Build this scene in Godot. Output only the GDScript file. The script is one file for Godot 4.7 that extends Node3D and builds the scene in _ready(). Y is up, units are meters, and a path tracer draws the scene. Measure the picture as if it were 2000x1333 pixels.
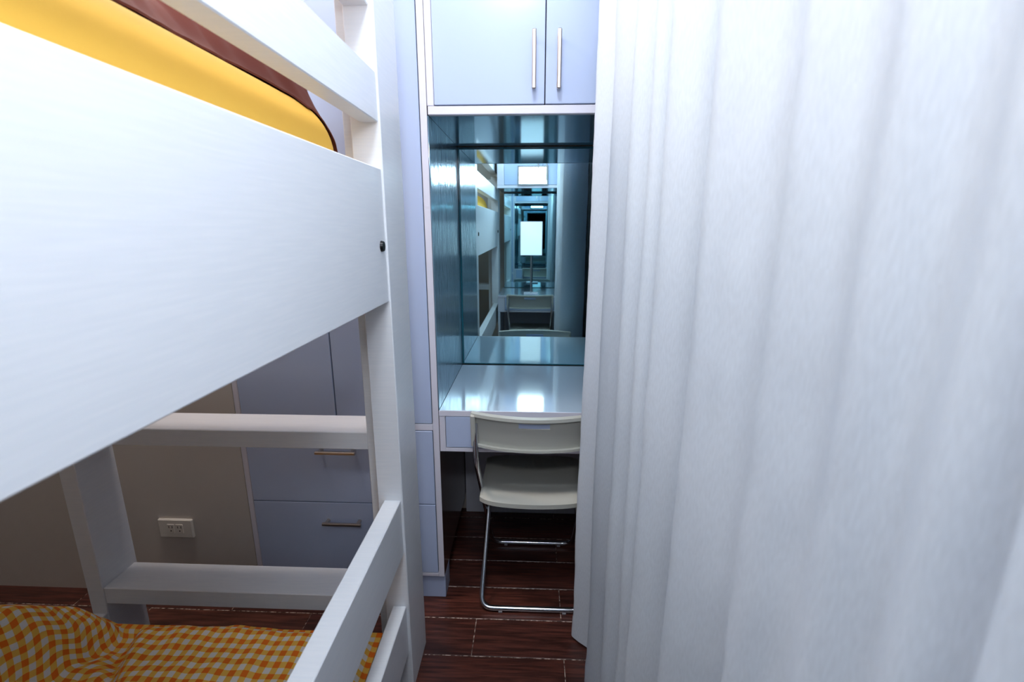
extends Node3D

var M := {}
var cache := {}
var rng := RandomNumberGenerator.new()

# ---------------------------------------------------------------- helpers
func srgb(r: float, g: float, b: float) -> Color:
	return Color(r / 255.0, g / 255.0, b / 255.0)

func mat(col: Color, rough := 0.5, metal := 0.0) -> StandardMaterial3D:
	var m := StandardMaterial3D.new()
	m.albedo_color = col
	m.roughness = rough
	m.metallic = metal
	m.cull_mode = BaseMaterial3D.CULL_DISABLED
	return m

func tri(st: SurfaceTool, a: Vector3, b: Vector3, c: Vector3, n: Vector3) -> void:
	var pts := [a, b, c] if (b - a).cross(c - a).dot(n) < 0.0 else [a, c, b]
	for p in pts:
		st.set_normal(n)
		st.add_vertex(p)

func quad(st: SurfaceTool, a: Vector3, b: Vector3, c: Vector3, d: Vector3) -> void:
	var n := (b - a).cross(c - a)
	if n.length_squared() < 1e-16:
		n = (c - a).cross(d - a)
	n = n.normalized()
	if n.dot((a + c) * 0.5) < 0.0:
		n = -n
	tri(st, a, b, c, n)
	tri(st, a, c, d, n)

# a box with chamfered edges, centred on the origin
func cbox(s: Vector3, b := 0.003) -> ArrayMesh:
	var key := "%.4f_%.4f_%.4f_%.4f" % [s.x, s.y, s.z, b]
	if cache.has(key):
		return cache[key]
	var st := SurfaceTool.new()
	st.begin(Mesh.PRIMITIVE_TRIANGLES)
	var h := s * 0.5
	b = minf(b, minf(h.x, minf(h.y, h.z)) * 0.9)
	var i := h - Vector3(b, b, b)
	for k in [-1.0, 1.0]:
		quad(st, Vector3(k * h.x, -i.y, -i.z), Vector3(k * h.x, i.y, -i.z), Vector3(k * h.x, i.y, i.z), Vector3(k * h.x, -i.y, i.z))
		quad(st, Vector3(-i.x, k * h.y, -i.z), Vector3(i.x, k * h.y, -i.z), Vector3(i.x, k * h.y, i.z), Vector3(-i.x, k * h.y, i.z))
		quad(st, Vector3(-i.x, -i.y, k * h.z), Vector3(i.x, -i.y, k * h.z), Vector3(i.x, i.y, k * h.z), Vector3(-i.x, i.y, k * h.z))
		for l in [-1.0, 1.0]:
			quad(st, Vector3(-i.x, k * h.y, l * i.z), Vector3(i.x, k * h.y, l * i.z), Vector3(i.x, k * i.y, l * h.z), Vector3(-i.x, k * i.y, l * h.z))
			quad(st, Vector3(k * h.x, -i.y, l * i.z), Vector3(k * h.x, i.y, l * i.z), Vector3(k * i.x, i.y, l * h.z), Vector3(k * i.x, -i.y, l * h.z))
			quad(st, Vector3(k * h.x, l * i.y, -i.z), Vector3(k * h.x, l * i.y, i.z), Vector3(k * i.x, l * h.y, i.z), Vector3(k * i.x, l * h.y, -i.z))
			for o in [-1.0, 1.0]:
				var n := Vector3(k, l, o).normalized()
				tri(st, Vector3(k * h.x, l * i.y, o * i.z), Vector3(k * i.x, l * h.y, o * i.z), Vector3(k * i.x, l * i.y, o * h.z), n)
	var m := st.commit()
	cache[key] = m
	return m

# a soft box: subdivided, edges rounded with radius r
func rbox(s: Vector3, r: float, seg := 10) -> ArrayMesh:
	var st := SurfaceTool.new()
	st.begin(Mesh.PRIMITIVE_TRIANGLES)
	var h := s * 0.5
	r = minf(r, minf(h.x, minf(h.y, h.z)))
	var inner := h - Vector3(r, r, r)
	var steps := func(e: float) -> Array:
		var a := []
		for j in seg + 1:
			a.append(-e - r * cos(PI * 0.5 * j / seg) * 1.0)
		for j in seg + 1:
			a.append(e + r * sin(PI * 0.5 * j / seg))
		return a
	for ax in 3:
		var u := (ax + 1) % 3
		var v := (ax + 2) % 3
		var us: Array = steps.call(inner[u])
		var vs: Array = steps.call(inner[v])
		for side in [-1.0, 1.0]:
			var pts := []
			var nrm := []
			for a in us:
				for b in vs:
					var p := Vector3.ZERO
					p[ax] = side * h[ax]
					p[u] = a
					p[v] = b
					var q := p.clamp(-inner, inner)
					var n := (p - q).normalized()
					pts.append(q + n * r)
					nrm.append(n)
			var w: int = vs.size()
			for i in us.size() - 1:
				for j in w - 1:
					var id := [i * w + j, (i + 1) * w + j, (i + 1) * w + j + 1, i * w + j + 1]
					var f: Vector3 = (pts[id[1]] - pts[id[0]]).cross(pts[id[2]] - pts[id[0]])
					var ord := [0, 1, 2, 0, 2, 3] if f.dot(nrm[id[0]]) < 0.0 else [0, 2, 1, 0, 3, 2]
					for o in ord:
						st.set_normal(nrm[id[o]])
						st.add_vertex(pts[id[o]])
	return st.commit()

# a curved slab: sheet(u,v) gives the upper side, shifted by -t for the lower one
func slab(st: SurfaceTool, nu: int, nv: int, sheet: Callable, t: Vector3, uvs := Vector2.ONE, metric := 0.0) -> void:
	var P := []
	for i in nu + 1:
		for j in nv + 1:
			P.append(sheet.call(float(i) / nu, float(j) / nv))
	var w := nv + 1
	var U := []
	for i in nu + 1:
		for j in nv + 1:
			if metric <= 0.0:
				U.append(Vector2(float(i) / nu * uvs.x, float(j) / nv * uvs.y))
			else:
				var du: float = 0.0 if i == 0 else U[(i - 1) * w + j].x + P[(i - 1) * w + j].distance_to(P[i * w + j]) / metric
				var dv: float = 0.0 if j == 0 else U[i * w + j - 1].y + P[i * w + j - 1].distance_to(P[i * w + j]) / metric
				U.append(Vector2(du, dv))
	var N := []
	for i in nu + 1:
		for j in nv + 1:
			var a: Vector3 = P[mini(i + 1, nu) * w + j] - P[maxi(i - 1, 0) * w + j]
			var b: Vector3 = P[i * w + mini(j + 1, nv)] - P[i * w + maxi(j - 1, 0)]
			var n := a.cross(b).normalized()
			if n.dot(t) < 0.0:
				n = -n
			N.append(n)
	var put := func(id: int, k: float, n: Vector3) -> void:
		st.set_normal(n)
		st.set_uv(U[id])
		st.add_vertex(P[id] - t * k)
	for i in nu:
		for j in nv:
			var q := [i * w + j, (i + 1) * w + j, (i + 1) * w + j + 1, i * w + j + 1]
			var f: Vector3 = (P[q[1]] - P[q[0]]).cross(P[q[2]] - P[q[0]])
			var ord := [0, 1, 2, 0, 2, 3] if f.dot(N[q[0]]) < 0.0 else [0, 2, 1, 0, 3, 2]
			for o in ord:
				put.call(q[o], 0.0, N[q[o]])
			ord.reverse()
			for o in ord:
				put.call(q[o], 1.0, -N[q[o]])
	var mid: Vector3 = P[(nu / 2) * w + nv / 2]
	var rim := []
	for i in nu:
		rim.append([i * w, (i + 1) * w])
		rim.append([i * w + nv, (i + 1) * w + nv])
	for j in nv:
		rim.append([j, j + 1])
		rim.append([nu * w + j, nu * w + j + 1])
	for e in rim:
		var a: Vector3 = P[e[0]]
		var b: Vector3 = P[e[1]]
		var n := (b - a).cross(t).normalized()
		if n.dot(a - mid) < 0.0:
			n = -n
		st.set_uv(U[e[0]])
		tri(st, a, b, b - t, n)
		tri(st, a, b - t, a - t, n)

func slab_mesh(nu: int, nv: int, sheet: Callable, t: Vector3, uvs := Vector2.ONE, metric := 0.0) -> ArrayMesh:
	var st := SurfaceTool.new()
	st.begin(Mesh.PRIMITIVE_TRIANGLES)
	slab(st, nu, nv, sheet, t, uvs, metric)
	return st.commit()

# a tube through points, corners rounded with radius bend
func tube(pts: Array, r: float, bend := 0.0, sides := 12) -> ArrayMesh:
	var path := []
	for i in pts.size():
		if bend <= 0.0 or i == 0 or i == pts.size() - 1:
			path.append(pts[i])
			continue
		var p: Vector3 = pts[i]
		var a: Vector3 = p + (pts[i - 1] - p).normalized() * bend
		var b: Vector3 = p + (pts[i + 1] - p).normalized() * bend
		for k in 9:
			var t := k / 8.0
			path.append(a.lerp(p, t).lerp(p.lerp(b, t), t))
	var st := SurfaceTool.new()
	st.begin(Mesh.PRIMITIVE_TRIANGLES)
	var rings := []
	var up := Vector3(0.31, 0.17, 0.93)
	for i in path.size():
		var d: Vector3 = (path[mini(i + 1, path.size() - 1)] - path[maxi(i - 1, 0)]).normalized()
		var s := d.cross(up).normalized()
		up = s.cross(d).normalized()
		var ring := []
		for k in sides:
			var a := TAU * k / sides
			ring.append(s * cos(a) + up * sin(a))
		rings.append(ring)
	for i in path.size() - 1:
		for k in sides:
			var k2 := (k + 1) % sides
			var id := [[i, k], [i + 1, k], [i + 1, k2], [i, k2]]
			for o in [0, 2, 1, 0, 3, 2]:
				var q = id[o]
				st.set_normal(rings[q[0]][q[1]])
				st.add_vertex(path[q[0]] + rings[q[0]][q[1]] * r)
	for e in [0, path.size() - 1]:
		var n: Vector3 = (path[e] - path[1 if e == 0 else e - 1]).normalized()
		for k in sides:
			tri(st, path[e], path[e] + rings[e][k] * r, path[e] + rings[e][(k + 1) % sides] * r, n)
	return st.commit()

func disc(r: float, h: float, sides := 20, r2 := -1.0) -> CylinderMesh:
	var c := CylinderMesh.new()
	c.bottom_radius = r
	c.top_radius = r if r2 < 0.0 else r2
	c.height = h
	c.radial_segments = sides
	c.rings = 1
	return c

func wpos(n: Node) -> Vector3:
	var p := Vector3.ZERO
	while n is Node3D and n != self:
		p += n.position
		n = n.get_parent()
	return p

func thing(called: String, label: String, category: String, at: Vector3, group := "") -> Node3D:
	var o := Node3D.new()
	o.name = called
	add_child(o, true)
	o.position = at
	tag(o, label, category, group)
	return o

func tag(o: Node, label: String, category: String, group := "") -> void:
	o.set_meta("label", label)
	o.set_meta("category", category)
	if group:
		o.set_meta("group", group)

func put(parent: Node, called: String, mesh: Mesh, m: Material, at := Vector3.ZERO, rot := Vector3.ZERO) -> MeshInstance3D:
	var o := MeshInstance3D.new()
	o.name = called
	o.mesh = mesh
	o.material_override = m
	parent.add_child(o, true)
	o.position = at - wpos(parent)
	o.rotation = rot
	return o

# a chamfered box given by its world bounds
func bx(parent: Node, called: String, x0: float, x1: float, y0: float, y1: float, z0: float, z1: float, m: Material, b := 0.003) -> MeshInstance3D:
	return put(parent, called, cbox(Vector3(absf(x1 - x0), absf(y1 - y0), absf(z1 - z0)), b), m, Vector3(x0 + x1, y0 + y1, z0 + z1) * 0.5)

func struct(o: Node, label := "") -> Node:
	o.set_meta("kind", "structure")
	if label:
		tag(o, label, o.name.split("_")[0])
	return o

func noise_tex(freq_x: float, freq_y: float, w: int, h: int, lo: Color, hi: Color, seed_: int, oct := 4, contrast := 1.0) -> ImageTexture:
	var n := FastNoiseLite.new()
	n.seed = seed_
	n.noise_type = FastNoiseLite.TYPE_SIMPLEX
	n.fractal_octaves = oct
	n.frequency = 1.0
	var im := Image.create(w, h, false, Image.FORMAT_RGB8)
	for y in h:
		for x in w:
			# blend over the wrap so that repeats join
			var fx := float(x) / w
			var fy := float(y) / h
			var ax := TAU * fx
			var v := n.get_noise_3d(cos(ax) * freq_x / TAU, sin(ax) * freq_x / TAU, fy * freq_y)
			var v2 := n.get_noise_3d(cos(ax) * freq_x / TAU, sin(ax) * freq_x / TAU, (fy - 1.0) * freq_y)
			var s := smoothstep(0.75, 1.0, fy)
			v = lerpf(v, v2, s)
			v = clampf(0.5 + v * contrast, 0.0, 1.0)
			im.set_pixel(x, y, lo.lerp(hi, v))
	return ImageTexture.create_from_image(im)

# ---------------------------------------------------------------- materials
func make_materials() -> void:
	var brush := noise_tex(5.0, 90.0, 256, 512, Color.BLACK, Color.WHITE, 3, 3, 1.0)   # streaks running along u
	var brush_v := noise_tex(90.0, 4.0, 512, 256, Color.BLACK, Color.WHITE, 5, 3, 1.0)
	var soft := noise_tex(14.0, 14.0, 256, 256, srgb(238, 240, 243), Color.WHITE, 8, 4, 1.0)

	var m := mat(srgb(231, 234, 239), 0.32)
	m.heightmap_enabled = true
	m.heightmap_texture = brush
	m.heightmap_scale = 0.0022
	m.uv1_triplanar = true
	m.uv1_scale = Vector3(1.6, 1.6, 1.6)
	m.albedo_texture = noise_tex(5.0, 90.0, 256, 512, srgb(250, 251, 252), Color.WHITE, 9, 3, 1.0)
	M.bed = m

	m = mat(srgb(182, 196, 226), 0.22)
	m.heightmap_enabled = true
	m.heightmap_texture = soft
	m.heightmap_scale = 0.0015
	m.uv1_triplanar = true
	m.uv1_scale = Vector3(2, 2, 2)
	M.door = m
	M.trim = mat(srgb(220, 218, 230), 0.4)
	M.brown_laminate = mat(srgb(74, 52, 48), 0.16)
	M.carcass = mat(srgb(214, 217, 228), 0.45)
	M.gap = mat(srgb(40, 40, 52), 0.8)
	m = mat(srgb(186, 208, 228), 0.1)
	m.clearcoat_enabled = true
	m.clearcoat = 1.0
	m.clearcoat_roughness = 0.06
	M.desk = m
	m = mat(srgb(150, 182, 202), 0.16, 0.6)
	m.heightmap_enabled = true
	m.heightmap_texture = brush_v
	m.heightmap_scale = 0.07
	m.uv1_triplanar = true
	m.uv1_scale = Vector3(1.2, 1.2, 1.2)
	M.streaked = m
	M.niche_top = mat(srgb(160, 194, 216), 0.08, 0.7)
	M.mirror = mat(srgb(184, 220, 228), 0.012, 1.0)
	M.glass_edge = mat(srgb(32, 92, 108), 0.15)

	M.chrome = mat(srgb(205, 208, 214), 0.16, 1.0)
	M.steel = mat(srgb(196, 186, 178), 0.3, 1.0)
	M.black_metal = mat(srgb(28, 28, 30), 0.35, 0.6)
	m = mat(srgb(196, 196, 187), 0.35)
	M.plastic = m
	M.rubber = mat(srgb(150, 146, 150), 0.7)

	m = mat(srgb(196, 190, 184), 0.85)
	m.heightmap_enabled = true
	m.heightmap_texture = soft
	m.heightmap_scale = 0.03
	m.uv1_triplanar = true
	m.uv1_scale = Vector3(3, 3, 3)
	M.wall = m
	M.ceiling = mat(srgb(232, 232, 230), 0.9)
	M.outlet = mat(srgb(224, 220, 212), 0.35)
	M.hole = mat(srgb(30, 24, 24), 0.8)

	# dark wood-look floor planks in four tones, grain along x
	M.plank = []
	var tones := [[srgb(58, 32, 27), srgb(102, 58, 48)], [srgb(52, 29, 25), srgb(92, 52, 44)], [srgb(64, 37, 30), srgb(108, 64, 52)], [srgb(56, 30, 25), srgb(98, 54, 44)]]
	for k in 4:
		var g := noise_tex(3.0, 46.0, 256, 512, tones[k][0], tones[k][1], 20 + k, 5, 1.0)
		m = mat(Color.WHITE, 0.3)
		m.albedo_texture = g
		m.heightmap_enabled = true
		m.heightmap_texture = brush
		m.heightmap_scale = 0.02
		m.uv1_triplanar = true
		m.uv1_scale = Vector3(1.7, 1.7, 1.7)
		m.uv1_offset = Vector3(0.13 * k, 0.29 * k, 0.41 * k)
		M.plank.append(m)
	m = mat(Color.WHITE, 0.9)
	m.albedo_texture = noise_tex(60.0, 60.0, 512, 512, srgb(58, 40, 36), srgb(205, 186, 172), 31, 3, 1.3)
	m.uv1_triplanar = true
	m.uv1_world_triplanar = true
	m.uv1_scale = Vector3(1, 1, 1)
	M.grout = m

	# curtain weave: slubby threads
	var weave := Image.create(512, 512, false, Image.FORMAT_RGB8)
	var weave_c := Image.create(512, 512, false, Image.FORMAT_RGB8)
	var n := FastNoiseLite.new()
	n.seed = 11
	n.frequency = 1.0
	n.fractal_octaves = 2
	for y in 512:
		for x in 512:
			var t := 0.5 + 0.5 * sin(TAU * x / 512.0 * 64.0)
			var c := 0.5 + 0.5 * sin(TAU * y / 512.0 * 64.0)
			var s := clampf(0.5 + 0.9 * n.get_noise_2d(x * 0.11, y * 0.012), 0.0, 1.0)
			var v := clampf(0.3 * t + 0.2 * c + 0.5 * s, 0.0, 1.0)
			weave.set_pixel(x, y, Color(v, v, v))
			var g := lerpf(0.965, 1.0, s)
			weave_c.set_pixel(x, y, Color(g, g, g))
	m = mat(srgb(232, 239, 248), 0.85)
	m.albedo_texture = ImageTexture.create_from_image(weave_c)
	m.heightmap_enabled = true
	m.heightmap_texture = ImageTexture.create_from_image(weave)
	m.heightmap_scale = 0.006
	m.uv1_scale = Vector3(9, 9, 1)
	m.backlight_enabled = true
	m.backlight = Color(0.66, 0.67, 0.69)
	M.curtain = m

	# orange and yellow gingham, one repeat of two by two squares
	var gim := Image.create(128, 128, false, Image.FORMAT_RGB8)
	for y in 128:
		for x in 128:
			var a := x < 64
			var b := y < 64
			var col := srgb(226, 222, 214)
			if a and b:
				col = srgb(232, 112, 4)
			elif a or b:
				col = srgb(238, 186, 78)
			var grain := 0.94 + 0.06 * float((x * 7 + y * 13) % 5) / 4.0
			gim.set_pixel(x, y, Color(col.r * grain, col.g * grain, col.b * grain))
	m = mat(Color.WHITE, 0.9)
	m.albedo_texture = ImageTexture.create_from_image(gim)
	M.gingham = m
	m = mat(srgb(255, 204, 84), 0.85)
	m.heightmap_enabled = true
	m.heightmap_texture = ImageTexture.create_from_image(weave)
	m.heightmap_scale = 0.02
	m.uv1_triplanar = true
	m.uv1_scale = Vector3(6, 6, 6)
	M.yellow = m
	M.brown = mat(srgb(104, 48, 36), 0.9)
	M.white_cloth = mat(srgb(222, 222, 222), 0.9)
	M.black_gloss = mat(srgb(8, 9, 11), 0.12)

	m = mat(srgb(250, 250, 250), 0.5)
	m.emission_enabled = true
	m.emission = Color(1.0, 0.98, 0.97)
	m.emission_energy_multiplier = 3.0
	M.glow = m
	m = mat(srgb(240, 245, 245), 0.5)
	m.emission_enabled = true
	m.emission = Color(0.86, 0.96, 1.0)
	m.emission_energy_multiplier = 0.4
	M.glow_soft = m

func area(parent: Node, at: Vector3, look: Vector3, up: Vector3, size: Vector2, energy: float, col: Color) -> void:
	var l := AreaLight3D.new()
	l.name = "lamp_light"
	l.area_size = size
	l.light_energy = energy
	l.light_color = col
	l.shadow_enabled = true
	l.area_range = 8.0
	parent.add_child(l, true)
	l.look_at_from_position(at, at + look, up)

# ---------------------------------------------------------------- the scene
func _ready() -> void:
	rng.seed = 7
	# camera
	var cam := Camera3D.new()
	cam.name = "camera"
	add_child(cam)
	cam.position = Vector3(0, 1.36, 0)
	cam.rotation = Vector3(deg_to_rad(-13.455), deg_to_rad(2.395), 0)
	var att := CameraAttributesPhysical.new()
	att.frustum_focal_length = 16.7455
	att.frustum_focus_distance = 1.7
	att.frustum_near = 0.02
	att.frustum_far = 50.0
	att.exposure_aperture = 5.0
	cam.attributes = att
	cam.near = 0.02
	cam.fov = 71.26
	cam.current = true
	# environment
	var env := Environment.new()
	env.background_mode = Environment.BG_COLOR
	env.background_color = Color.BLACK
	env.tonemap_mode = Environment.TONE_MAPPER_LINEAR
	env.tonemap_exposure = 1.24
	env.sdfgi_enabled = true
	env.ssao_enabled = true
	env.ssil_enabled = true
	var we := WorldEnvironment.new()
	we.name = "environment"
	we.environment = env
	add_child(we)
	make_materials()
	ceiling_lamp(Vector3(-0.09, 2.6, -0.58), "square white ceiling lamp over the aisle between bunk bed and curtain", 0.88, Color(0.93, 0.97, 1.0))
	ceiling_lamp(Vector3(-0.95, 2.6, -1.32), "square white ceiling lamp between the bunk bed end and the wardrobe", 0.8, Color(1.0, 0.925, 0.87))

	shell()
	wardrobe()
	var over := overhead()
	var desk := make_desk()
	mirrors()
	var chair := make_chair()
	bunk_bed()
	bedding()
	curtain()
	outlet()
	black_drape()
	far_side(over, desk, chair)

func ceiling_lamp(at: Vector3, label: String, energy: float, col: Color) -> void:
	var t := thing("ceiling_lamp", label, "lamp", at)
	bx(t, "housing", at.x - 0.16, at.x + 0.16, at.y - 0.012, at.y, at.z - 0.16, at.z + 0.16, M.trim, 0.004)
	put(t, "diffuser", rbox(Vector3(0.30, 0.07, 0.30), 0.03, 5), M.glow, at - Vector3(0, 0.048, 0))
	var l := OmniLight3D.new()
	l.name = "lamp_light"
	l.light_energy = energy
	l.light_color = col
	l.light_size = 0.14
	l.omni_range = 9.0
	l.omni_attenuation = 2.0
	l.shadow_enabled = true
	t.add_child(l, true)
	l.position = Vector3(0, -0.05, 0)

func shell() -> void:
	var fl := Node3D.new()
	fl.name = "floor"
	add_child(fl)
	struct(fl, "dark brown wood-look plank floor with pale grout lines")
	bx(fl, "grout_bed", -2.5, 0.8, -0.1, -0.0015, -2.25, 0.85, M.grout, 0.0)
	var w := 0.1525
	for k in range(-14, 7):
		var z1 := -1.264 - w * k
		var z0 := z1 - w
		if z0 < -2.16 and z1 < -2.1 or z1 > 0.8:
			continue
		z0 = maxf(z0, -2.2)
		z1 = minf(z1, 0.8)
		var x := -0.186 if k % 2 == 0 else 0.115
		x -= 2.4
		while x < 0.78:
			var x0 := maxf(x, -2.45)
			var x1 := minf(x + 0.6, 0.78)
			if x1 - x0 > 0.02:
				var p := bx(fl, "plank", x0 + 0.0012, x1 - 0.0012, -0.012, 0.0, z0 + 0.0014, z1 - 0.0014, M.plank[rng.randi() % 4], 0.0012)
				p.position.y += rng.randf_range(-0.0006, 0.0)
			x += 0.6
	struct(bx(self, "ceiling", -2.5, 0.8, 2.6, 2.7, -2.25, 0.85, M.ceiling, 0.0), "plain white ceiling above the bunk bed")
	struct(bx(self, "wall_back", -2.5, -1.02, 0, 2.6, -2.25, -1.5, M.wall, 0.0), "warm grey painted wall with the power outlet")
	struct(bx(self, "wall_niche", -1.02, 0.8, 0, 2.6, -2.25, -2.1, M.wall, 0.0), "plain wall behind the desk mirror and cabinets")
	struct(bx(self, "wall_left", -2.6, -2.5, 0, 2.6, -2.25, 0.85, M.wall, 0.0), "plain side wall beyond the bunk bed")
	struct(bx(self, "wall_right", 0.8, 0.9, 0, 2.6, -2.25, 0.85, M.wall, 0.0), "plain side wall behind the white curtain")
	struct(bx(self, "wall_front", -2.5, 0.8, 0, 2.6, 0.85, 0.95, M.wall, 0.0), "plain end wall behind the facing desk")

func bar_handle(parent: Node, a: Vector3, b: Vector3, m: Material) -> void:
	# a flat bar on two short posts, standing 28 mm off the front
	var d := (b - a).normalized()
	var h := put(parent, "handle", cbox(Vector3(0.011, 0.011, 0.011) + (b - a).abs(), 0.002), m, (a + b) * 0.5 + Vector3(0, 0, 0.028))
	h.set_meta("label", "brushed metal bar handle")
	for p in [a, b]:
		var q: Vector3 = p + d * (0.008 if p == a else -0.008)
		put(h, "post", cbox(Vector3(0.011, 0.011, 0.028), 0.0015), m, q + Vector3(0, 0, 0.014))

func wardrobe() -> void:
	var t := thing("wardrobe", "tall pale blue built-in wardrobe with two doors over wide drawers", "wardrobe", Vector3(-0.665, 0, -1.5))
	var zf := -1.5
	bx(t, "body", -1.0, -0.333, 0.1, 2.599, -2.095, -1.523, M.gap, 0.0)
	bx(t, "side_panel", -1.019, -1.0, 0.1, 2.599, -2.095, zf, M.trim, 0.002)
	bx(t, "stile", -0.333, -0.3125, 0.1, 2.599, -1.502, zf, M.trim, 0.002)
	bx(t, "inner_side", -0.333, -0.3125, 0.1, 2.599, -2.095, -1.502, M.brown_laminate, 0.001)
	bx(t, "rail", -1.0, -0.333, 0.682, 0.706, -1.55, zf, M.trim, 0.002)
	bx(t, "rail", -1.0, -0.333, 0.1, 0.115, -1.55, zf, M.trim, 0.002)
	bx(t, "plinth", -1.019, -0.3125, 0.0, 0.1, -1.60, -1.512, M.door, 0.002)
	for d in [[-0.998, -0.6665], [-0.6625, -0.3355]]:
		bx(t, "door", d[0], d[1], 0.708, 2.59, -1.522, zf + 0.001, M.door, 0.0015)
	var d1 := bx(t, "drawer", -0.998, -0.3355, 0.400, 0.680, -1.522, zf + 0.001, M.door, 0.0015)
	var d2 := bx(t, "drawer", -0.998, -0.3355, 0.117, 0.397, -1.522, zf + 0.001, M.door, 0.0015)
	bar_handle(d1, Vector3(-0.735, 0.605, zf), Vector3(-0.605, 0.605, zf), M.steel)
	bar_handle(d2, Vector3(-0.735, 0.327, zf), Vector3(-0.605, 0.327, zf), M.steel)

func overhead() -> Node3D:
	var zf := -1.5
	var t := thing("overhead_cabinet", "pale blue overhead cabinet with two doors above the mirrored desk", "cabinet", Vector3(0, 1.68, zf))
	bx(t, "body", -0.31, 0.42, 1.70, 2.599, -2.095, -1.523, M.gap, 0.0)
	bx(t, "bottom_panel", -0.31, 0.42, 1.680, 1.699, -2.05, -1.52, M.niche_top, 0.001)
	bx(t, "bottom_rail", -0.31, 0.42, 1.680, 1.704, -1.52, zf, M.trim, 0.002)
	bx(t, "stile", -0.3115, -0.291, 1.704, 2.599, -1.53, zf, M.trim, 0.002)
	bx(t, "stile", 0.36, 0.42, 1.704, 2.599, -1.53, zf, M.trim, 0.002)
	var dl := bx(t, "door", -0.2895, 0.0305, 1.7065, 2.59, -1.522, zf + 0.001, M.door, 0.0015)
	var dr := bx(t, "door", 0.0335, 0.3585, 1.7065, 2.59, -1.522, zf + 0.001, M.door, 0.0015)
	bar_handle(dl, Vector3(0.0, 1.745, zf), Vector3(0.0, 1.885, zf), M.steel)
	bar_handle(dr, Vector3(0.070, 1.745, zf), Vector3(0.070, 1.885, zf), M.steel)
	return t

func make_desk() -> Node3D:
	var zf := -1.5
	var t := thing("desk", "glossy pale built-in desk with a drawer beneath the wall mirror", "desk", Vector3(0, 0, zf))
	bx(t, "desktop", -0.3105, 0.42, 0.737, 0.757, -2.05, zf, M.desk, 0.002)
	bx(t, "edge_rail", -0.3105, 0.42, 0.737, 0.7565, zf, zf + 0.002, M.trim, 0.0005)
	bx(t, "apron_stile", -0.3105, -0.2905, 0.606, 0.737, -1.53, zf, M.trim, 0.001)
	bx(t, "apron_stile", 0.36, 0.42, 0.606, 0.737, -1.53, zf, M.trim, 0.001)
	bx(t, "apron_rail", -0.2905, 0.36, 0.606, 0.620, -1.53, zf, M.trim, 0.001)
	bx(t, "drawer_box", -0.2905, 0.36, 0.621, 0.737, -2.0, -1.523, M.gap, 0.0)
	bx(t, "drawer", -0.2885, 0.358, 0.622, 0.735, -1.522, zf + 0.001, M.door, 0.0015)
	bx(t, "end_panel", 0.40, 0.42, 0.0, 0.606, -2.05, zf, M.carcass, 0.002)
	bx(t, "back_panel", -0.3105, 0.40, 0.0, 0.606, -2.09, -2.07, M.carcass, 0.001)
	return t

func make_mirror() -> Node3D:
	var t := thing("wall_mirror", "large frameless teal-tinted mirror on the wall above the desk", "mirror", Vector3(0.05, 0.757, -2.062))
	bx(t, "glass", -0.304, 0.40, 0.760, 1.677, -2.068, -2.062, M.mirror, 0.0008)
	bx(t, "edge_strip", -0.3095, -0.3015, 0.760, 1.677, -2.066, -2.058, M.glass_edge, 0.001)
	bx(t, "edge_strip", -0.3015, 0.40, 1.668, 1.677, -2.066, -2.060, M.glass_edge, 0.001)
	bx(t, "edge_strip", -0.3015, 0.40, 0.758, 0.762, -2.066, -2.060, M.glass_edge, 0.001)
	return t

func mirrors() -> void:
	var t := make_mirror()
	t.rotation = Vector3(deg_to_rad(0.06), deg_to_rad(-0.32), 0)
	var s := thing("side_mirror", "streaked reflective panel on the left cheek of the desk niche", "mirror", Vector3(-0.31, 0.757, -1.78))
	bx(s, "panel", -0.3122, -0.3095, 0.7575, 1.6795, -2.056, -1.504, M.streaked, 0.0005)

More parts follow.
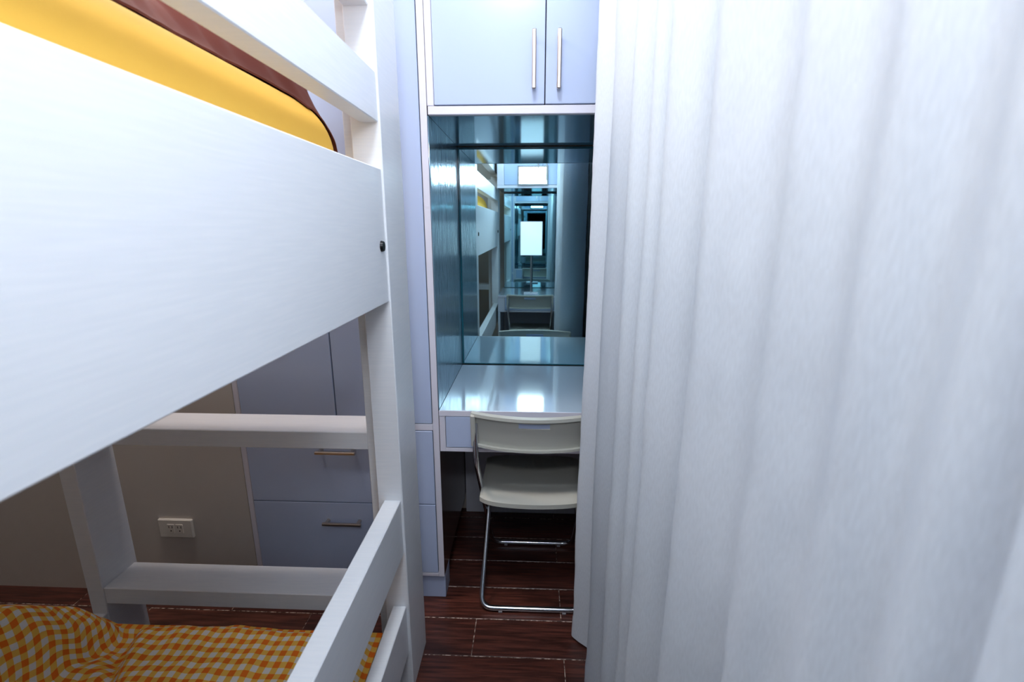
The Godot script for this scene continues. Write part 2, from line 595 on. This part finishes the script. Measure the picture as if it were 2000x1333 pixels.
func make_chair() -> Node3D:
	var cx := 0.012
	var t := thing("folding_chair", "white plastic folding chair with chrome legs tucked under the mirrored desk", "chair", Vector3(cx, 0, -1.6), "folding chairs at the two desks")
	# backrest: curved panel with rims, hand slot at the top
	var hw := 0.203
	var zb := func(x: float) -> float:
		return -1.392 - 0.048 * pow(absf(x) / hw, 2.0)
	var st := SurfaceTool.new()
	st.begin(Mesh.PRIMITIVE_TRIANGLES)
	var patch := func(xa: float, xb: float, ya: float, yb: float) -> void:
		slab(st, 16, 2, func(u, v):
			var x := lerpf(xa, xb, u)
			var y := lerpf(ya, yb, v)
			return Vector3(cx + x, y, zb.call(x) - 0.034 + (y - 0.65) * 0.2) - Vector3(cx, 0, -1.6), Vector3(0, 0, 0.005))
	patch.call(-hw, hw, 0.652, 0.733)
	patch.call(-hw, -0.05, 0.733, 0.768)
	patch.call(0.05, hw, 0.733, 0.768)
	patch.call(-0.05, 0.05, 0.752, 0.768)
	var back := put(t, "backrest", st.commit(), M.plastic, t.position)
	var rim := func(y: float, h: float, dz: float) -> Mesh:
		return slab_mesh(24, 1, func(u, v):
			var x := lerpf(-hw - 0.002, hw + 0.002, u)
			return Vector3(x, y, zb.call(x) + (0.004 if y > 0.7 else -0.02) - dz * v) - Vector3(0, 0, -1.6), Vector3(0, h, 0))
	put(back, "top_rim", rim.call(0.774, 0.011, 0.022), M.plastic, t.position)
	put(back, "bottom_rim", rim.call(0.656, 0.008, 0.02), M.plastic, t.position)
	for k in [-1.0, 1.0]:
		put(back, "side_rim", cbox(Vector3(0.016, 0.124, 0.026), 0.004), M.plastic, Vector3(cx + k * (hw - 0.003), 0.710, -1.452), Vector3(0.18, 0, 0))
	put(back, "grip", slab_mesh(8, 1, func(u, v):
			var x := lerpf(-0.05, 0.05, u)
			return Vector3(x, lerpf(0.731, 0.754, v), zb.call(x) - 0.03) - Vector3(0, 0, -1.6), Vector3(0, 0, 0.004)), M.door, t.position)
	# seat: rounded shell, rear edge bowed towards the backrest
	var seat := slab_mesh(24, 18, func(u, v):
		var x := lerpf(-0.188, 0.188, u)
		var k := absf(x) / 0.188
		var bow := 0.024 * (1.0 - k * k)
		var z := lerpf(-1.47 + bow, -1.80 - bow * 0.5, v)
		z += (0.02 if v < 0.5 else -0.02) * -pow(k, 8.0) * absf(v - 0.5) * 2.0
		var e := maxf(pow(absf(v - 0.5) * 2.0, 8.0), pow(k, 10.0))
		var y := 0.452 - 0.010 * (1.0 - k * k) * sin(PI * v) - 0.012 * e
		return Vector3(x, y, z) - Vector3(0, 0, -1.6), Vector3(0, 0.016, 0))
	put(t, "seat", seat, M.plastic, t.position)
	var o := Vector3(0, 0, -1.6)
	for pair in [["rear_frame", [Vector3(-0.165, 0.425, -1.74), Vector3(-0.186, 0.012, -1.455), Vector3(0.186, 0.012, -1.455), Vector3(0.165, 0.425, -1.74)]], ["front_frame", [Vector3(-0.194, 0.735, -1.452), Vector3(-0.194, 0.60, -1.455), Vector3(-0.172, 0.012, -1.83), Vector3(0.172, 0.012, -1.83), Vector3(0.194, 0.60, -1.455), Vector3(0.194, 0.735, -1.452)]]]:
		var pts := []
		for p in pair[1]:
			pts.append(p - o)
		var f := put(t, pair[0], tube(pts, 0.0095, 0.045), M.chrome, t.position)
		f.set_meta("label", "chrome tube frame")
		for k in [-0.115, 0.115]:
			put(f, "foot", cbox(Vector3(0.014, 0.007, 0.022), 0.001), M.rubber, Vector3(cx + k, 0.0035, pair[1][2].z))
	put(t, "brace", tube([Vector3(-0.15, 0.43, -0.14), Vector3(0.15, 0.43, -0.14)], 0.006), M.chrome, t.position)
	return t

func bunk_bed() -> void:
	var t := thing("bunk_bed", "white painted wooden bunk bed with wide guard board beside the aisle", "bed", Vector3(-0.85, 0, -0.36))
	var b: Material = M.bed
	# aisle-side posts, each a thick plank with a thinner one behind it
	bx(t, "post", -0.412, -0.344, 0, 2.02, -1.31, -1.14, b, 0.002)
	bx(t, "inner_post", -0.444, -0.412, 0, 2.0, -1.31, -1.18, b, 0.002)
	bx(t, "post", -0.412, -0.344, 0, 1.80, 0.41, 0.58, b, 0.002)
	bx(t, "inner_post", -0.444, -0.412, 0, 1.78, 0.45, 0.58, b, 0.002)
	# far-side posts
	bx(t, "post", -1.347, -1.296, 0, 1.9, -1.31, -1.18, b, 0.002)
	bx(t, "post", -1.347, -1.296, 0, 1.78, 0.45, 0.58, b, 0.002)
	# end rails laid flat
	for z in [[-1.225, -1.182], [0.452, 0.495]]:
		bx(t, "end_rail", -1.296, -0.444, 1.19, 1.26, z[0], z[1], b, 0.002)
	for z in [[-1.30, -1.182], [0.452, 0.57]]:
		for y in [[0.766, 0.817], [0.234, 0.290]]:
			bx(t, "end_rail", -1.296, -0.444, y[0], y[1], z[0], z[1], b, 0.002)
	# aisle-side boards
	var guard := bx(t, "guard_board", -0.388, -0.348, 1.183, 1.490, -1.14, 0.41, b, 0.002)
	bx(t, "guard_rail", -0.390, -0.348, 1.589, 1.692, -1.14, 0.41, b, 0.002)
	bx(t, "guard_rail", -0.410, -0.354, 1.820, 1.925, -1.14, 0.41, b, 0.002)
	bx(t, "side_rail", -0.394, -0.349, 0.476, 0.640, -1.14, 0.41, b, 0.002)
	bx(t, "side_rail", -0.390, -0.352, 0.140, 0.300, -1.14, 0.41, b, 0.002)
	for z in [-1.107, 0.377]:
		var bolt := put(guard, "bolt", disc(0.013, 0.006, 20, 0.011), M.black_metal, Vector3(-0.345, 1.317, z), Vector3(0, 0, -PI / 2))
		bolt.set_meta("label", "black bolt head")
	# far-side long rails
	bx(t, "side_rail", -1.340, -1.300, 0.10, 0.20, -1.18, 0.45, b, 0.002)
	bx(t, "guard_board", -1.340, -1.300, 1.183, 1.490, -1.18, 0.45, b, 0.002)
	# slats of both decks
	for y in [0.125, 1.222]:
		bx(t, "ledger", -0.42, -0.392, y - 0.035, y, -1.13, 0.40, b, 0.002)
		bx(t, "ledger", -1.30, -1.275, y - 0.035, y, -1.13, 0.40, b, 0.002)
		for k in 12:
			var z := -1.10 + k * 0.128
			bx(t, "slat", -1.30, -0.392, y, y + 0.016, z, z + 0.085, b, 0.002)

func bedding() -> void:
	# upper bunk
	var um := put(self, "mattress", rbox(Vector3(0.855, 0.392, 1.556), 0.12, 10), M.yellow, Vector3(-0.858, 1.436, -0.40))
	tag(um, "thick bright yellow mattress on the upper bunk behind the guard board", "mattress")
	var n := FastNoiseLite.new()
	n.seed = 4
	n.frequency = 1.0
	n.fractal_octaves = 2
	var bl := put(self, "blanket", slab_mesh(60, 90, func(u, v):
		var z := lerpf(-1.166, 0.2, pow(v, 1.3))
		var x := lerpf(lerpf(-0.452, -0.515, smoothstep(-1.15, -0.85, z)), -1.20, u) + 0.012 * n.get_noise_2d(z * 14.0, 3.0)
		var ox := clampf(x + 0.5505, 0.0, 0.119)
		var oz := clampf(-1.058 - z, 0.0, 0.119)
		var bed := 1.632 - 0.24 + sqrt(0.0144 - ox * ox) + sqrt(0.0144 - oz * oz)
		var lift := smoothstep(0.0, 0.12, u) * smoothstep(0.0, 0.018, v) * smoothstep(1.0, 0.93, u) * smoothstep(1.0, 0.95, v)
		var y := bed + 0.008 + lift * (0.095 + 0.030 * n.get_noise_2d(x * 9.0, z * 9.0) + 0.008 * sin(z * 34.0 + 6.0 * n.get_noise_2d(x * 5.0, z * 3.0)))
		return Vector3(x, y, z) - Vector3(-0.85, 1.61, -0.4), Vector3(0, 0.004, 0)), M.brown, Vector3(-0.85, 1.61, -0.4))
	tag(bl, "rumpled brown blanket lying on the yellow upper mattress", "blanket")
	# lower bunk
	var lm := put(self, "mattress", rbox(Vector3(0.86, 0.125, 1.46), 0.04, 5), M.white_cloth, Vector3(-0.85, 0.204, -0.32))
	tag(lm, "thin white mattress under the gingham quilt on the lower bunk", "mattress")
	var top := [[-1.32, 0.300], [-1.22, 0.305], [-1.15, 0.292], [-1.11, 0.274], [-1.06, 0.296], [-1.0, 0.312], [-0.9, 0.318], [-0.8, 0.320], [-0.7, 0.316], [-0.6, 0.313], [-0.5, 0.303], [-0.44, 0.288], [-0.405, 0.268]]
	var crest := func(x: float) -> float:
		for i in top.size() - 1:
			if x <= top[i + 1][0]:
				var f := clampf((x - top[i][0]) / (top[i + 1][0] - top[i][0]), 0.0, 1.0)
				return lerpf(top[i][1], top[i + 1][1], f * f * (3.0 - 2.0 * f))
		return top[-1][1]
	var q := put(self, "gingham_quilt", slab_mesh(110, 150, func(u, v):
		var x := lerpf(-0.402, -1.29, u)
		var z := lerpf(-1.075, 0.36, v)
		var y: float = crest.call(x)
		# the notch becomes two creases running on towards the head end
		var d := z + 1.05
		var l1 := x + 1.10 - 0.55 * d
		var l2 := x + 1.08 + 0.25 * d
		var fade := smoothstep(0.55, 0.0, d)
		y -= 0.034 * exp(-l1 * l1 / 0.0005) * fade
		y -= 0.024 * exp(-l2 * l2 / 0.0006) * fade
		y += 0.012 * exp(-pow(l1 - 0.05, 2.0) / 0.001) * fade
		y = lerpf(y, 0.312 + 0.01 * sin(x * 9.0 + 1.0), smoothstep(0.15, 0.5, d) * smoothstep(-0.405, -0.47, x))
		y += 0.19 * smoothstep(-1.04, -1.22, x) * exp(-pow((z + 0.86) / 0.16, 2.0))
		y += 0.007 * n.get_noise_2d(x * 7.0, z * 7.0)
		y -= 0.045 * pow(1.0 - smoothstep(0.0, 0.05, v), 2.0)
		return Vector3(x, maxf(y, 0.2695), z) - Vector3(-0.85, 0.27, -0.35), Vector3(0, 0.002, 0), Vector2.ONE, 0.031), M.gingham, Vector3(-0.85, 0.27, -0.35))
	tag(q, "orange and yellow gingham quilt rumpled over the lower bunk", "quilt")

func curtain() -> void:
	var key := [Vector2(0.30, -1.24), Vector2(0.295, -1.31), Vector2(0.235, -1.375), Vector2(0.165, -1.352), Vector2(0.215, -1.29), Vector2(0.236, -1.25), Vector2(0.178, -1.18), Vector2(0.205, -1.10), Vector2(0.235, -1.05),
		Vector2(0.179, -0.948), Vector2(0.205, -0.90), Vector2(0.232, -0.86), Vector2(0.177, -0.785), Vector2(0.212, -0.735), Vector2(0.175, -0.69), Vector2(0.205, -0.64), Vector2(0.228, -0.60), Vector2(0.178, -0.525),
		Vector2(0.188, -0.475), Vector2(0.207, -0.42), Vector2(0.183, -0.363), Vector2(0.198, -0.31), Vector2(0.182, -0.268), Vector2(0.196, -0.235), Vector2(0.184, -0.205), Vector2(0.197, -0.175), Vector2(0.172, -0.148), Vector2(0.20, -0.09), Vector2(0.18, -0.03), Vector2(0.205, 0.03), Vector2(0.185, 0.08)]
	var line := []
	for i in key.size() - 1:
		var p0: Vector2 = key[maxi(i - 1, 0)]
		var p3: Vector2 = key[mini(i + 2, key.size() - 1)]
		for k in 10:
			line.append(key[i].cubic_interpolate(key[i + 1], p0, p3, k / 10.0))
	line.append(key[-1])
	var arc := [0.0]
	for i in range(1, line.size()):
		arc.append(arc[-1] + (line[i] - line[i - 1]).length())
	var n := FastNoiseLite.new()
	n.seed = 21
	n.frequency = 1.0
	n.fractal_octaves = 2
	var base := Vector3(0.2, 0.0, -0.65)
	var sheet := func(y0: float, y1: float, rows: int, out: float) -> ArrayMesh:
		var st := SurfaceTool.new()
		st.begin(Mesh.PRIMITIVE_TRIANGLES)
		for j in rows + 1:
			for i in line.size():
				var y := lerpf(y0, y1, float(j) / rows)
				var p: Vector2 = line[i]
				var low := 1.0 - y / 2.33
				var dx := (p.x - 0.195) * (0.15 * low) + 0.004 * n.get_noise_2d(arc[i] * 6.0, y * 1.6) * (0.4 + low)
				dx -= 0.014 * low * smoothstep(-1.15, -1.3, p.y)
				dx += 0.0012 * n.get_noise_2d(arc[i] * 30.0, y * 14.0)
				st.set_uv(Vector2(arc[i], y))
				st.add_vertex(Vector3(p.x + dx - out, y, p.y) - base)
		var w := line.size()
		for j in rows:
			for i in w - 1:
				var a := j * w + i
				for id in [a, a + 1, a + w + 1, a, a + w + 1, a + w]:
					st.add_index(id)
		st.generate_normals()
		return st.commit()
	var t := thing("curtain", "long white woven curtain hanging in vertical folds beside the aisle", "curtain", base)
	put(t, "cloth", sheet.call(0.012, 2.44, 90, 0.0), M.curtain, base)
	put(t, "hem", sheet.call(0.010, 0.085, 6, 0.0014), M.curtain, base)
	var rod := thing("curtain_rod", "plain white curtain rod fixed under the ceiling", "rod", Vector3(0.2, 2.45, -0.65))
	put(rod, "tube", tube([Vector3(0, 0.006, -0.84), Vector3(0, 0.006, 0.76)], 0.010), M.trim, rod.position)
	for z in [-1.4, 0.05]:
		bx(rod, "bracket", 0.188, 0.212, 2.45, 2.6, z - 0.01, z + 0.01, M.trim, 0.002)

func outlet() -> void:
	var z := -1.5
	var t := thing("power_outlet", "white double wall socket plate on the grey wall beside the wardrobe", "outlet", Vector3(-1.30, 0.24, z))
	var pl := put(t, "plate", cbox(Vector3(0.130, 0.076, 0.012), 0.004), M.outlet, Vector3(-1.30, 0.281, z + 0.006))
	for k in [-0.0165, 0.0165]:
		var f := bx(pl, "socket", -1.30 + k - 0.013, -1.30 + k + 0.013, 0.264, 0.300, z + 0.011, z + 0.0135, M.outlet, 0.001)
		for s in [-0.006, 0.006]:
			bx(f, "slot", -1.30 + k + s - 0.0012, -1.30 + k + s + 0.0012, 0.284, 0.293, z + 0.012, z + 0.0138, M.hole, 0.0)
		put(f, "ground_hole", disc(0.0026, 0.002, 10), M.hole, Vector3(-1.30 + k, 0.2735, z + 0.0129), Vector3(PI / 2, 0, 0))

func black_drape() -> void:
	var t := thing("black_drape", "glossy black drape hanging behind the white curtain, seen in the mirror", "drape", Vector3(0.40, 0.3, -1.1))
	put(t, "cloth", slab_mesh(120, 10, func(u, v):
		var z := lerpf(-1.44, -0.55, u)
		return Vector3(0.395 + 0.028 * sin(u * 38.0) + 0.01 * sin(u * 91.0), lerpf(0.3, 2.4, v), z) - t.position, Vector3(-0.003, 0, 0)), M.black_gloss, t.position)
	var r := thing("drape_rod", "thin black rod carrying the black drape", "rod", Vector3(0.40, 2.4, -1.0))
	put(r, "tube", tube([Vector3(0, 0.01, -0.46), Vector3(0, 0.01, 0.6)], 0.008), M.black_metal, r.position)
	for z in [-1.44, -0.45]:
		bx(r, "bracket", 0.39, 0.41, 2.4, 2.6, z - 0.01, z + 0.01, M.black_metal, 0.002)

func far_side(over: Node3D, desk: Node3D, chair: Node3D) -> void:
	# the facing desk behind the photographer, seen only in the mirror
	var zf := 0.13
	var ox := 0.09
	var d := desk.duplicate()
	d.name = "desk_001"
	add_child(d)
	d.position = Vector3(ox, 0, zf)
	d.rotation.y = PI
	d.set_meta("label", "facing desk with a drawer, seen only as a reflection in the mirror")
	var o := over.duplicate()
	o.name = "overhead_cabinet_001"
	add_child(o)
	o.position = Vector3(ox, 1.68, zf)
	o.rotation.y = PI
	o.set_meta("label", "facing overhead cabinet with a lamp on it, seen in the mirror")
	var m := make_mirror()
	m.rotation = Vector3(0, PI, 0)
	m.position = Vector3(ox - 0.05, 0.757, zf + 0.562)
	m.set_meta("label", "second mirror above the facing desk, seen repeating in the first mirror")
	var c := chair.duplicate()
	c.name = "folding_chair_001"
	add_child(c)
	c.position = Vector3(-0.04, 0, zf + 0.1)
	c.rotation.y = PI
	c.set_meta("label", "white folding chair at the facing desk, seen reflected in the mirror")
	# lamp on the front of the facing cabinet
	var l := thing("wall_lamp", "bright rectangular lamp in a grey frame, seen reflected in the mirror", "lamp", Vector3(-0.025, 1.70, zf))
	bx(l, "frame", -0.155, 0.105, 1.700, 1.86, zf - 0.014, zf - 0.002, M.steel, 0.003)
	bx(l, "diffuser", -0.142, 0.092, 1.713, 1.847, zf - 0.018, zf - 0.012, M.glow, 0.002)
	area(l, Vector3(-0.025, 1.78, zf - 0.022), Vector3(0, 0, -1), Vector3.UP, Vector2(0.23, 0.13), 0.36, Color(0.97, 0.98, 1.0))
	# added glowing panel on the facing desk, brightens the depth of the mirror view
	var p := thing("added_glow_panel", "added pale glowing panel on the facing desk, brightens the depth of the mirror", "lamp", Vector3(-0.035, 0.757, zf + 0.12))
	bx(p, "base", -0.10, 0.03, 0.757, 0.767, zf + 0.06, zf + 0.18, M.trim, 0.002)
	put(p, "stem", tube([Vector3(0, 0.01, 0.01), Vector3(0, 0.36, 0.01)], 0.007), M.chrome, p.position)
	bx(p, "housing", -0.135, 0.065, 1.105, 1.405, zf + 0.108, zf + 0.124, M.trim, 0.003)
	bx(p, "diffuser", -0.130, 0.060, 1.110, 1.400, zf + 0.104, zf + 0.109, M.glow_soft, 0.001)
	area(p, Vector3(-0.035, 1.255, zf + 0.10), Vector3(0, 0, -1), Vector3.UP, Vector2(0.19, 0.29), 0.007, Color(0.95, 0.98, 1.0))
